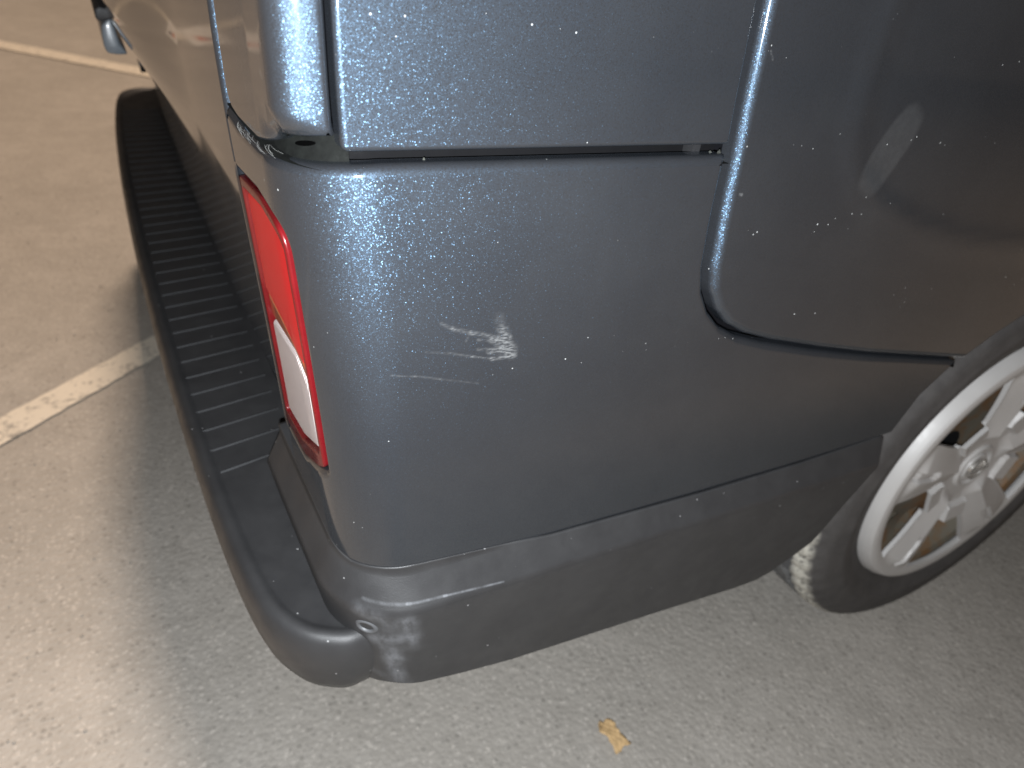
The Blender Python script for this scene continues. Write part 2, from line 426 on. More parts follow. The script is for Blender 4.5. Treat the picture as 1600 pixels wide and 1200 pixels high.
# ------------------------------------------------------------------ materials
M_Q = paint('paint_quarter', SCR, SCRW, 0.55)
M_P = paint('paint_pillar', [(-0.1048, 0.7933, -0.0961, 0.7551), (-0.0955, 0.7570, -0.091, 0.7495), (-0.0556, 0.7804, -0.0532, 0.7787)], [(.0008, .30), (.0008, .25), (.0013, .9)], 0.5)
M_D = paint('paint_door', [(0.2338, 0.7218, 0.2352, 0.7214), (0.2353, 0.8055, 0.2385, 0.8010)], [(.0012, 1.0), (.0008, .5)], 0.8, painted_reflection=(0.370, 0.7465, 0.98, 0.036, 0.016))
M_B = paint('paint_body', (), (), 0.3)
M_BLACK = simple('black_rubber', (0.010, 0.010, 0.011), 0.6)
M_DARK = simple('dark_metal', (0.003, 0.003, 0.0035), 0.8, 0.0, spec=0.1)
def plastic(name, marks=()):
    t = NT(name); o = t.obj(); uv = t.uv(); n = t.noise(o, 22, 4, 0.65)
    c = t.mix(t.ramp(n, 0.3, 0.7), (0.0225, 0.0225, 0.0235, 1), (0.029, 0.029, 0.030, 1))
    r = t.ramp(t.noise(o, 40, 3), 0.3, 0.7, 0.40, 0.52)
    if marks:
        m = t.add([t.seg(uv, q[:2], q[2:], wd, am) for q, (wd, am) in marks])
        m = t.math('MULTIPLY', m, t.ramp(t.noise(t.vmath('MULTIPLY', uv, (130, 60, 1)), 1.0, 4, 0.7), 0.3, 0.7, 0.2, 1.0))
        c = t.mix(t.math('MULTIPLY', m, 0.55), c, (0.26, 0.27, 0.29, 1))
    vd = t.voro(o, 190); sd = t.n('ShaderNodeSeparateColor'); t.link(vd.outputs['Color'], sd.inputs[0])
    gr = t.math('LESS_THAN', vd.outputs['Distance'], t.ramp(sd.outputs[1], 0.93, 1.0, 0.0, 0.16))
    c = t.mix(t.math('MULTIPLY', gr, 0.5), c, (0.4, 0.4, 0.4, 1))
    t.set(Base_Color=c, Roughness=r, Normal=t.bump(t.noise(o, 1400, 2), 0.25, 0.0006))
    return t.m
SKR = [(-0.0111, 0.441, 0.0152, 0.4397), (0.0135, 0.4397, 0.0609, 0.4369), (-0.0366, 0.4425, -0.0098, 0.4407), (-0.012, 0.4276, -0.0109, 0.3908), (-0.0375, 0.4334, -0.0123, 0.4226), (-0.0315, 0.4029, -0.0105, 0.404), (-0.0316, 0.4002, -0.0184, 0.3757), (-0.0241, 0.3754, -0.0163, 0.3415), (-0.0432, 0.3582, -0.0308, 0.3512), (-0.0249, 0.4178, -0.022, 0.3474)]
SKW = [(.0015, .7), (.0012, .65), (.002, .45), (.009, .40), (.010, .42), (.010, .36), (.009, .34), (.008, .36), (.006, .25), (.010, .34)]
M_SK = plastic('cladding_plastic', list(zip(SKR, SKW)))
M_BU = plastic('bumper_plastic')
M_RIB = simple('rib_plastic', (0.025, 0.026, 0.028), 0.75, noise_amt=0.3, scale=90, bump=0.3)

# ------------------------------------------------------------------ van
VB = (0.9, 0.82, 0.0)
van = empty('van', VB)
tag(van, 'dark blue-grey metallic van seen at its rear corner, scratched beside the tail light', 'van')

ZG = 0.745   # top of lower panel
def door_out():
    return [(0.2268, 1.5), (0.2268, 0.80), (0.2262, 0.748), (0.2235, 0.70), (0.2225, 0.672), (0.2250, 0.6545), (0.2330, 0.6390), (0.2460, 0.6255), (0.2650, 0.6150), (0.2946, 0.6048), (0.355, 0.5885), (0.4193, 0.5728), (0.50, 0.5560), (0.5777, 0.5400), (0.70, 0.522)]
def grow(pts, d):
    """offset an open polyline to its right-hand side"""
    out = []
    for i in range(len(pts)):
        a = Vector(pts[max(i - 1, 0)]); b = Vector(pts[min(i + 1, len(pts) - 1)]); e = (b - a).normalized()
        out.append((pts[i][0] + e.y * d, pts[i][1] - e.x * d))
    return out
def arch(r, a0, a1, n=24):
    out = []
    for k in range(n + 1):
        a = math.radians(a0 + (a1 - a0) * k / n); x = 0.72 + r * math.cos(a); z = 0.295 + r * math.sin(a); out.append((s_of_x(x, z), z))
    return out
lamp_out = rounded([(SEAM + .001, .5085), (SEAM + .001, .7000), (-.105, .7065), (LAMPR, .7030), (LAMPR, .5390), (-.112, .5130)], [.004, .006, .03, .016, .006, .03])
D = door_out()
gapc = grow(D, 0.0045)                    # right-hand side of the walk down the door edge = towards the rear
gapc = [(min(p[0], .2268 - .0045) if p[1] > .72 else p[0], p[1]) for p in gapc if p[1] < ZG - 0.001]
A = arch(0.374, 178, 100)
zc = gapc[-1][1]
ar = [p for p in A if p[1] > 0.4585 and p[1] < 0.545]
q_out = [(SEAM, .462)] + [(-.12, .4655), (-.069, .4630), (-.05, .4600), (-.03, .4620), (-.004, .4630), (.048, .4590), (.109, .4545), (.26, .4525), (.38, .4530), (.5162, .4567)]
q_out += [(.5385, .50), (.5780, .5345)]
q_out += [p for p in reversed(gapc) if p[0] < .575] + [(.2225, ZG), (.0, ZG), (-.020, .7436), (-.038, .7417), (-.054, .7402), (-.0855, .7370), (-.132, .7350), (SEAM, .7380)]
qp = panel('quarter_panel', q_out, M_Q, van, r=0.006, t=0.013, step=0.011, edge=0.004, holes=[lamp_out])
# upper side panel and pillar cover
ZU = 0.7512
def pillar_bump(s, z):
    a = max(0.0, min(math.pi / 2, -s / RC)); ux = math.sin(a); uy = math.cos(a); R2 = .014; k = RC - R2
    q = R2 * R2 - k * k * (ux - uy) ** 2
    d = RC / max(ux, uy)
    if q > 0:
        dc = k * (ux + uy) + math.sqrt(q)
        if dc * ux >= k and dc * uy >= k: d = dc
    return (d - RC) * sm(.749, .763, z)
u_out = rounded([(-.0185, 1.45), (-.0195, ZU), (.2220, ZU + .0005), (.2230, 1.45)], [.01, .004, .003, .01])
panel('upper_panel', u_out, M_P, van, bump=lambda s, z: pillar_bump(s, max(z, .77)) * sm(-.05, -.02, s), r=0.003, t=0.012, step=0.014, edge=0.005)
p_out = rounded([(-.1575, 1.45), (-.1585, .7400), (-.132, .7372), (-.088, .7400), (-.062, .7470), (-.045, .7535), (-.0222, .7565), (-.0212, 1.45)], [.01, .022, .02, .02, .02, .012, .002, .01])
panel('pillar_cover', p_out, M_P, van, o=-0.0015, bump=pillar_bump, r=0.0035, t=0.014, step=0.011, edge=0.004)
# sliding door
def door_bump(s, z):
    # shallow ridge shaped into the door skin for a reflected outline
    d = 1e9
    for a, b in zip(DL[:-1], DL[1:]):
        ax, az = a; bx, bz = b; t = max(0, min(1, ((s - ax) * (bx - ax) + (z - az) * (bz - az)) / ((bx - ax) ** 2 + (bz - az) ** 2)))
        d = min(d, math.hypot(s - ax - t * (bx - ax), z - az - t * (bz - az)))
    return 0.0016 * math.exp(-(d / 0.013) ** 2)
DL = [(.335, .95), (.3313, .8377), (.326, .7971), (.3275, .765), (.3330, .745), (.3428, .7264), (.3714, .7066), (.4252, .6859), (.5014, .6679), (.6047, .6563), (.75, .66)]
d_out = D[:1] + D[1:-1] + [(.615, .5600), (.6596, .5789), (.72, .597), (.80, .611)] + [(s_of_x(.72 + .34 * math.cos(math.radians(a)), .295 + .34 * math.sin(math.radians(a))), .295 + .34 * math.sin(math.radians(a))) for a in range(82, 10, -12)] + [(1.30, .37), (1.45, .36), (1.45, 1.5)]
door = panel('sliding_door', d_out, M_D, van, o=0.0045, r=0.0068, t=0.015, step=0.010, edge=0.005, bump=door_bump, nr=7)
box('rubber_seal', (.058, .03, .60), (.064, .05, .90), M_BLACK, door)
# front part of the side beyond the door
panel('front_side_panel', [(1.455, 1.5), (1.455, .36), (2.3, .36), (2.3, 1.5)], M_B, van, r=.003, t=.02, step=.06, edge=.05)
# far side of the van
for nm, ol, kw in (('quarter_panel', [(SEAM, .462), (.5162, .457), (.5385, .50), (.5777, .5391)] + [(.60, .56), (.60, ZG), (SEAM, ZG)], {}),
                   ('upper_panel', [(-.0215, 1.45), (-.0225, ZU), (.60, ZU), (.60, 1.45)], {}), ('pillar_cover', p_out, {'o': -.0015}),
                   ('sliding_door', [(.605, 1.45), (.605, .565), (.7, .63), (.97, .66), (1.25, .45), (1.3, .36), (2.3, .36), (2.3, 1.45)], {})):
    panel(nm, ol, M_B, van, r=.003, t=.012, step=.03, edge=.02, mirror=True, **kw)

# tailgate with a bulged upper half that carries the grip
def tg_bump(s, z):
    y = plan(s, z)[1]; u = (y - .82) / .50
    return .036 * sm(.60, .71, z) * (1 - sm(.95, 1.2, z)) * max(0.0, 1 - u * u) ** 2 - 0.001 - .075 * max(0.0, .685 - z)
Ltot = VW
sf = lambda z: -(2 * (RC * math.pi / 2) + (VW - 2 * y0(z) - 2 * RC)) - SEAM
t_out = [(SEAM - .004, 1.6), (sf(1.6) + .004, 1.6)] + [(sf(z) + .004, z) for z in (1.3, 1.0, .85, .745, .65, .55)] + [(sf(.46) + .004, .452), (-.9, .447), (SEAM - .004, .452)] + [(SEAM - .004, z) for z in (.55, .65, .745, .85, 1.0, 1.3)]
M_T = paint('paint_tailgate', (), (), 0.12)
tg = panel('tailgate', t_out, M_T, van, r=.004, t=.014, step=.018, edge=.010, bump=tg_bump)
def prism(name, poly, ya, yb, mat, parent, bev=.003):
    bm = bmesh.new()
    a = [bm.verts.new((p[0], ya, p[1])) for p in poly]; b = [bm.verts.new((p[0], yb, p[1])) for p in poly]; k = len(poly)
    bm.faces.new(a); bm.faces.new(b[::-1])
    for i in range(k): bm.faces.new((a[i], b[i], b[(i + 1) % k], a[(i + 1) % k]))
    bmesh.ops.recalc_face_normals(bm, faces=bm.faces[:])
    if bev: bmesh.ops.bevel(bm, geom=bm.edges[:], offset=bev, segments=2, affect='EDGES', profile=0.5)
    me = bpy.data.meshes.new(name); bm.to_mesh(me); bm.free(); me.polygons.foreach_set('use_smooth', [True] * len(me.polygons)); me.set_sharp_from_angle(angle=0.7)
    return link(name, me, parent, mat)
HAND = [(-.2392, .6827), (-.2340, .6857), (-.2304, .6741), (-.2275, .6564), (-.2200, .6456), (-.2314, .6446), (-.2431, .6457), (-.2458, .6542), (-.2459, .6662), (-.2449, .6768)]
BLK = [(-.2490, .6942), (-.2450, .6978), (-.2200, .6926), (-.2200, .6857), (-.2470, .6811), (-.2500, .6851)]
M_GRIP = simple('grip_plastic', (0.10, 0.115, 0.13), 0.35, coat=0.3)
prism('grip', HAND, .75, .93, M_GRIP, tg)
prism('grip_recess', BLK, .75, .93, M_BLACK, tg, .002)

# dark inner shell added to block light, then roof and floor
M_SHELL = simple('dark_shell', (0.003, 0.003, 0.004), 0.8, spec=0.1)
def shell():
    v = []; f = []; zs = [.34, .46, .6, .74, .755, .9, 1.2, 1.5, 1.76]; ss = [2.2, 1.6, 1.0, .55, .3, .1, .0, -.03, -.06, -.09, -.16, -.4, -.8]
    for z in zs:
        row = [P(s, z, -.030) for s in ss]
        row += [(x, VW - y, zz) for x, y, zz in reversed(row)]
        v += row
    k = 2 * len(ss)
    for i in range(len(zs) - 1):
        for j in range(k - 1): f.append((i * k + j, i * k + j + 1, (i + 1) * k + j + 1, (i + 1) * k + j))
        f.append((i * k + k - 1, i * k, (i + 1) * k, (i + 1) * k + k - 1))
    f.append(tuple(reversed(range((len(zs) - 1) * k, len(zs) * k))))
    # wheel housing: sides start above the tyre
    return f, v
f, v = shell()
def cut(f, v):
    out = []
    for q in f:
        c = [sum(v[i][k] for i in q) / len(q) for k in range(3)]
        if len(q) == 4 and .15 < c[0] < 1.25 and c[2] < .7 and (c[1] < .2 or c[1] > 1.44): continue
        out.append(q)
    return out
link('light_block_shell', mesh('light_block_shell', v, cut(f, v), False), van, M_SHELL)
box('floor_pan', (-.10, .30, .34), (2.2, 1.34, .37), M_SHELL, van)
def roof():
    v = []; f = []; ss = [2.3, 1.5, .8, .3, .05, 0, -.02, -.04, -.06, -.08, -.2, -.5, -.78]
    prof = [(1.44, .0, 0), (1.62, 0, 0), (1.74, .0, 0), (1.80, -.02, 0), (1.83, -.07, 0), (1.84, -.2, 0)]
    for z, o, _ in prof:
        row = [P(s, min(z, 1.8), o if z < 1.8 else o) for s in ss]
        row = [(x, y, z) for x, y, _ in row]
        v += row + [(x, VW - y, zz) for x, y, zz in reversed(row)]
    k = 2 * len(ss)
    for i in range(len(prof) - 1):
        for j in range(k - 1): f.append((i * k + j, i * k + j + 1, (i + 1) * k + j + 1, (i + 1) * k + j))
        f.append((i * k + k - 1, i * k, (i + 1) * k, (i + 1) * k + k - 1))
    f.append(tuple(range((len(prof) - 1) * k, len(prof) * k)))
    return v, f
v, f = roof(); link('roof', mesh('roof', v, f, True, 40), van, M_B)

# rail slot between upper and lower panel
M_RAIL = simple('rail_steel', (0.004, 0.0045, 0.004), 0.8, 0.0, noise_amt=0.9, scale=260, spec=0.12)
def strip_surf(name, s0, s1, z0, z1, o0, o1, mat, parent, n=80):
    v = []; f = []
    for i in range(n + 1):
        s = s0 + (s1 - s0) * i / n; v += [P(s, z0, o0), P(s, z1, o1)]
    for i in range(n): f.append((2 * i, 2 * i + 2, 2 * i + 3, 2 * i + 1))
    return link(name, mesh(name, v, f), parent, mat)
rail = strip_surf('slide_rail', -.16, .23, .7400, .7405, -.001, -.0245, M_RAIL, van)
strip_surf('rail_wall', -.03, .23, .738, .770, -.0220, -.0220, M_DARK, rail)
strip_surf('corner_ledge', -.158, -.018, .7355, .7590, -.0060, -.0165, M_RAIL, rail)
M_CHIP = simple('pale_grime', (0.10, 0.105, 0.09), 0.8, noise_amt=0.5, scale=200)
for s, ln, hh in ((.022, .004, .0045), (.036, .012, .002), (.055, .016, .0022), (.080, .022, .0024), (.115, .010, .0018), (.150, .02, .0015), (.188, .012, .0018), (.214, .012, .006)):
    v = []; f = []
    n = 6
    for i in range(n + 1):
        q = s + ln * i / n; k = hh * (0.5 + random.random() * 0.6) * (0.3 if i in (0, n) else 1)
        v += [P(q, .7412, -.006), P(q, .7412 + k, -.010), P(q, .7412, -.015)]
    for i in range(n):
        for j in range(2): f.append((3 * i + j, 3 * i + 3 + j, 3 * i + 4 + j, 3 * i + 1 + j))
    link('grime_clump', mesh('grime_clump', v, f), rail, M_CHIP)
# drain hole in the ledge under the pillar cover
def ell(name, s, z, o, ra, rb, mat, parent, tilt=0.0, ring=None):
    v = []; f = []; n = 24
    for k in range(n):
        a = 2 * math.pi * k / n; v.append(P(s + ra * math.cos(a), z + rb * math.sin(a) + tilt * ra * math.cos(a), o))
    f.append(tuple(range(n)))
    return link(name, mesh(name, v, f, False), parent, mat)
ell('drain_hole', -.0469, .7479, -.0105, .0085, .0013, simple('hole_black', (.001, .001, .001), .9, spec=0), rail, .2)
# cobweb strands in the seam under the pillar cover
M_WEB = simple('cobweb_fibre', (0.12, 0.12, 0.115), 0.8)
v = []; f = []
random.seed(11)
for k in range(26):
    s = random.uniform(-.128, -.06); z = .739 + (s + .128) / .068 * .006 + random.uniform(-.001, .001)
    ln = random.uniform(.004, .010); a = random.uniform(-1.0, .25)
    if k % 4 == 0: a -= 1.0; ln *= .8
    pts = []
    for i in range(5):
        q = i / 4; pts.append(P(s + ln * q * math.cos(a), z + ln * q * math.sin(a) * .6 - .0012 * q * q, .0006 + .0012 * math.sin(q * 3.1)))
    tv, tf = tube(pts, .00006, 4); b = len(v); v += tv; f += [tuple(i + b for i in q) for q in tf]
tag(link('cobweb', mesh('cobweb', v, f), van, M_WEB), kind='stuff')

# ------------------------------------------------------------------ lower cladding (wraps the corner, ends at the wheel arch)
def clad_off(s, z):
    # chamfered ledge on top, flat flank below, tucked in at the bottom
    zt = .4575; k = sm(.424, zt + .003, z)
    o_ = .016 * (1 - max(0.0, min(1.0, (z - .4335) / .0265)))
    return o_ - .011 * max(0.0, (.434 - z) / .12)
c_out = [(-.215, .330), (-.15, .3320), (-.085, .334), (-.06, .336), (-.042, .3385), (-.025, .3395), (-.0085, .3362), (.0289, .3272), (.0773, .3185), (.1433, .3127), (.2477, .3040), (.345, .2940), (.3754, .2935), (.3963, .2999), (.4200, .3150), (.442, .3310), (.4500, .3480), (.4620, .3830), (.4810, .4240), (.5010, .4560)]
c_out += [(.4990, .4600), (.38, .4570), (.26, .4565), (.109, .4585), (.048, .4630), (-.004, .4670), (-.03, .4655), (-.05, .4630), (-.069, .4665), (-.12, .4690), (-.215, .4690)]
clad = panel('side_cladding', c_out, M_SK, van, o=0.0, r=.0018, t=.012, step=.005, edge=.004, bump=clad_off, nr=3)
# screw dimple in the corner of the cladding
def screw(s, z):
    v = []; f = []; n = 28; prof = [(.0072, .0000), (.0062, .0012), (.0050, .0014), (.0042, .0004), (.0036, -.0030), (.0, -.0034)]
    base = lambda a, r: P(s + r * math.cos(a) * .9, z + r * math.sin(a), clad_off(s, z))
    for i in range(n):
        a = 2 * math.pi * i / n
        for r, h in prof: v.append(P(s + r * math.cos(a) * .95, z + r * math.sin(a), clad_off(s, z) + h))
    k = len(prof)
    for i in range(n):
        b = (i + 1) % n
        for j in range(k - 1): f.append((i * k + j, b * k + j, b * k + j + 1, i * k + j + 1))
    return link('screw_boss', mesh('screw_boss', v, f), clad, simple('scuffed_boss', (0.07, 0.072, 0.076), 0.5))
screw(-.0358, .4163)

# ------------------------------------------------------------------ step bumper
ZB = 0.400
def bumper():
    half = [(-.120, .012), (-.150, .0065), (-.166, .006), (-.180, .0115), (-.195, .0215), (-.208, .037), (-.2175, .058), (-.2235, .086), (-.228, .12), (-.2325, .17), (-.237, .24), (-.242, .34), (-.2465, .48), (-.2495, .64), (-.2505, .82)]
    out = half + [(x, VW - y) for x, y in reversed(half[:-1])]
    # smooth resample
    pts = []
    for i in range(len(out) - 1):
        p0 = Vector(out[max(i - 1, 0)]); p1 = Vector(out[i]); p2 = Vector(out[i + 1]); p3 = Vector(out[min(i + 2, len(out) - 1)])
        k = 4
        for j in range(k):
            t = j / k; pts.append(.5 * ((2 * p1) + (p2 - p0) * t + (2 * p0 - 5 * p1 + 4 * p2 - p3) * t * t + (3 * p1 - p0 - 3 * p2 + p3) * t ** 3))
    pts.append(Vector(out[-1])); N = len(pts)
    nm = []
    for i in range(N):
        e = (pts[min(i + 1, N - 1)] - pts[max(i - 1, 0)]).normalized(); nm.append(Vector((e.y, -e.x)) * -1)
    # cross-section: (inward distance, z)
    prof = [(.020, .322), (.013, .330), (.0065, .344), (.0020, .360), (.0, .378), (.0006, .388), (.0022, .396), (.0050, .4005), (.0090, .4022), (.0125, .4018), (.0150, .4000), (.0180, .3992)]
    v = []; f = []; k = len(prof)
    for p, n in zip(pts, nm):
        for d, z in prof:
            q = p - n * d if (p - n * d).x < -.1 else p
            v.append((q.x, q.y, z))
    # flip test: inward means towards +x
    return pts, nm, prof
pts, nm, prof = bumper()
v = []; f = []; k = len(prof); N = len(pts)
inw = []
for i in range(N):
    n = nm[i]; e = n if n.x > 0 or abs(n.x) < 1e-3 else -n
    c = Vector((-.10, .82)) - pts[i]
    if n.dot(c) < 0: e = -n
    else: e = n
    inw.append(e)
for p, n in zip(pts, inw):
    for d, z in prof: v.append((p.x + n.x * d, p.y + n.y * d, z))
for i in range(N - 1):
    for j in range(k - 1): f.append((i * k + j, (i + 1) * k + j, (i + 1) * k + j + 1, i * k + j + 1))
# step surface: from the rim across to the body
b0 = len(v); M = 6
for i in range(N):
    q = v[i * k + k - 1]
    for m in range(1, M + 1):
        t = m / M; xe = max(q[0] + .002, -.128)
        v.append((q[0] + (xe - q[0]) * t, q[1], ZB - .0008))
for i in range(N - 1):
    r0 = [i * k + k - 1] + [b0 + i * M + m for m in range(M)]; r1 = [(i + 1) * k + k - 1] + [b0 + (i + 1) * M + m for m in range(M)]
    for m in range(M): f.append((r0[m], r1[m], r1[m + 1], r0[m + 1]))
me = mesh('rear_bumper', v, f); bm = bmesh.new(); bm.from_mesh(me); bmesh.ops.recalc_face_normals(bm, faces=bm.faces[:])
up = [q for q in bm.faces if abs(q.normal.z) > .9 and q.calc_center_median().z > .395]
if up and sum(q.normal.z for q in up) < 0: bmesh.ops.reverse_faces(bm, faces=bm.faces[:])
bm.to_mesh(me); bm.free(); me.set_sharp_from_angle(angle=math.radians(50))
bump_o = link('rear_bumper', me, van, M_BU)
# tread ribs across the step, each its own bar
y = .225; rib_me = None
while y < 1.45:
    x0 = -.233 - .012 * (1 - ((y - .82) / .82) ** 2) + (.006 if y < .25 or y > 1.4 else 0)
    x0 += .012; rb = [(x0, -.0022, 0), (-.150, .0160, 0), (-.150, .0205, 0), (x0, .0022, 0)]
    vv = [(a, y + b, ZB - .0012) for a, b, _ in rb] + [(a + (.002 if a < -.2 else 0), y + b * .9 + (.0015 if i < 2 else -.0015), ZB + .0003) for i, (a, b, _) in enumerate(rb)]
    ff = [(4, 5, 6, 7), (0, 1, 5, 4), (1, 2, 6, 5), (2, 3, 7, 6), (3, 0, 4, 7)]
    link('tread_rib', mesh('tread_rib', vv, ff, False), bump_o, M_RIB)
    y += .0325

# ------------------------------------------------------------------ tail light
M_LR = NT('tail_red'); _o = M_LR.obj()
def lens_mat(name, c0, c1, rough=.35, flute=900, axis=(1, 0, 0), amt=.5):
    t = NT(name); uv = t.uv()
    wv = t.n('ShaderNodeTexWave', wave_type='BANDS', bands_direction='X'); t.put(wv, 'Vector', uv); wv.inputs['Scale'].default_value = flute / 6.28; wv.inputs['Distortion'].default_value = .3
    t.set(Base_Color=t.mix(wv.outputs[1], c0 + (1,), c1 + (1,)), Roughness=rough, Coat_Weight=.0, Normal=t.bump(wv.outputs[1], amt, .0006), Specular_IOR_Level=.3)
    return t.m
M_RED = lens_mat('red_reflector', (.50, .005, .010), (.66, .009, .016))
M_WHITE = lens_mat('clear_reflector', (.48, .49, .48), (.62, .63, .62))
M_RIM = simple('lamp_rim_red', (.11, .005, .007), .3, coat=.3)
M_AMB = simple('lamp_amber_band', (.36, .10, .035), .3, coat=.8)
M_HOUS = simple('lamp_housing', (.20, .02, .018), .4)
for mir in (False, True):
    tl = panel('tail_light', rounded([(SEAM + .0025, .5100), (SEAM + .0025, .6985), (-.105, .7050), (LAMPR - .0015, .7015), (LAMPR - .0015, .5405), (-.112, .5145)], [.004, .006, .03, .016, .006, .03]), M_HOUS, van, o=-.008, r=.002, t=.006, step=.014, edge=.005, mirror=mir)
    panel('lamp_rim', rounded([(SEAM + .0025, .5100), (SEAM + .0025, .6985), (-.105, .7050), (LAMPR - .0015, .7015), (LAMPR - .0015, .5405), (-.112, .5145)], [.004, .006, .03, .016, .006, .03]), M_RIM, tl, o=-.0003, r=.0015, t=.010, step=.012, edge=.004, mirror=mir,
          holes=[rounded([(-.159, .522), (-.159, .6925), (-.105, .6990), (-.0672, .6955), (-.0672, .5490), (-.112, .5290)], [.004, .006, .02, .012, .01, .02])])
    panel('red_reflector', rounded([(-.157, .6235), (-.157, .6905), (-.105, .6970), (-.0690, .6935), (-.0695, .6120), (-.085, .6125), (-.115, .6195)], [.004, .006, .02, .012, .012, .01, .02]), M_RED, tl, o=-.0022, r=.003, t=.005, step=.012, edge=.004, mirror=mir)
    panel('amber_band', rounded([(-.157, .6040), (-.157, .6215), (-.115, .6175), (-.0695, .6100), (-.0695, .5995), (-.095, .6095)], .003), M_AMB, tl, o=-.003, r=.002, t=.004, step=.012, edge=.004, mirror=mir)
    panel('white_reflector', rounded([(-.157, .5240), (-.157, .6015), (-.095, .6075), (-.0715, .5985), (-.0695, .5510), (-.112, .5310)], [.004, .006, .012, .012, .008, .02]), M_WHITE, tl, o=-.0022, r=.003, t=.005, step=.012, edge=.004, mirror=mir)
    t = NT('lens_cover_clear'); t.t.nodes.remove(t.b)
    tr = t.n('ShaderNodeBsdfTransparent'); tr.inputs[0].default_value = (1, .93, .92, 1); gl = t.n('ShaderNodeBsdfGlossy'); gl.inputs['Roughness'].default_value = .03
    fr = t.n('ShaderNodeFresnel'); fr.inputs[0].default_value = 1.42; mx = t.n('ShaderNodeMixShader')
    t.link(t.math('MULTIPLY', fr.outputs[0], .22), mx.inputs[0]); t.link(tr.outputs[0], mx.inputs[1]); t.link(gl.outputs[0], mx.inputs[2]); t.link(mx.outputs[0], t.out.inputs[0])
    panel('lens_cover', rounded([(SEAM + .0025, .5100), (SEAM + .0025, .6985), (-.105, .7050), (LAMPR - .0015, .7015), (LAMPR - .0015, .5405), (-.112, .5145)], [.004, .006, .03, .016, .006, .03]), t.m, tl, o=.0008, r=.0015, t=.002, step=.012, edge=.004, mirror=mir)
bpy.data.materials.remove(M_LR.m)

# ------------------------------------------------------------------ wheel
def tyre_mat():
    t = NT('tyre_rubber'); o = t.obj(); sp = t.n('ShaderNodeSeparateXYZ'); t.link(o, sp.inputs[0])
    dx = t.math('SUBTRACT', sp.outputs[0], .72); dz = t.math('SUBTRACT', sp.outputs[2], .2965)
    rr = t.math('SQRT', t.math('ADD', t.math('MULTIPLY', dx, dx), t.math('MULTIPLY', dz, dz)))
    n = t.noise(o, 35, 4, .7); nf = t.noise(o, 160, 4, .7)
    c = t.mix(t.ramp(n, .3, .7), (.050, .047, .046, 1), (.070, .066, .064, 1))
    band = t.math('MULTIPLY', t.ramp(rr, .2815, .2900), t.ramp(sp.outputs[1], .078, .062))
    c = t.mix(t.math('MULTIPLY', band, t.ramp(nf, .33, .52)), c, (.50, .48, .42, 1))
    inner = t.math('MULTIPLY', t.ramp(rr, .286, .292), t.ramp(sp.outputs[1], .062, .08))
    c = t.mix(t.math('MULTIPLY', inner, t.ramp(nf, .3, .7, .2, .8)), c, (.22, .225, .225, 1))
    t.set(Base_Color=c, Roughness=.72, Normal=t.bump(nf, .4, .001)); return t.m
M_TY = tyre_mat()
M_CAP = simple('silver_cap_paint', (.47, .458, .445), .5, .1, coat=.0, noise_amt=.07, scale=25)
M_STEEL = None
def steel_mat():
    t = NT('rusty_wheel_steel'); o = t.obj(); n = t.noise(o, 28, 5, .7)
    c = t.mix(t.ramp(n, .42, .62), (.17, .15, .115, 1), (.20, .11, .05, 1)); t.set(Base_Color=c, Roughness=.65, Metallic=.15); return t.m
M_STEEL = steel_mat()
WC = (.72, .0352, .2965)
wheel = None
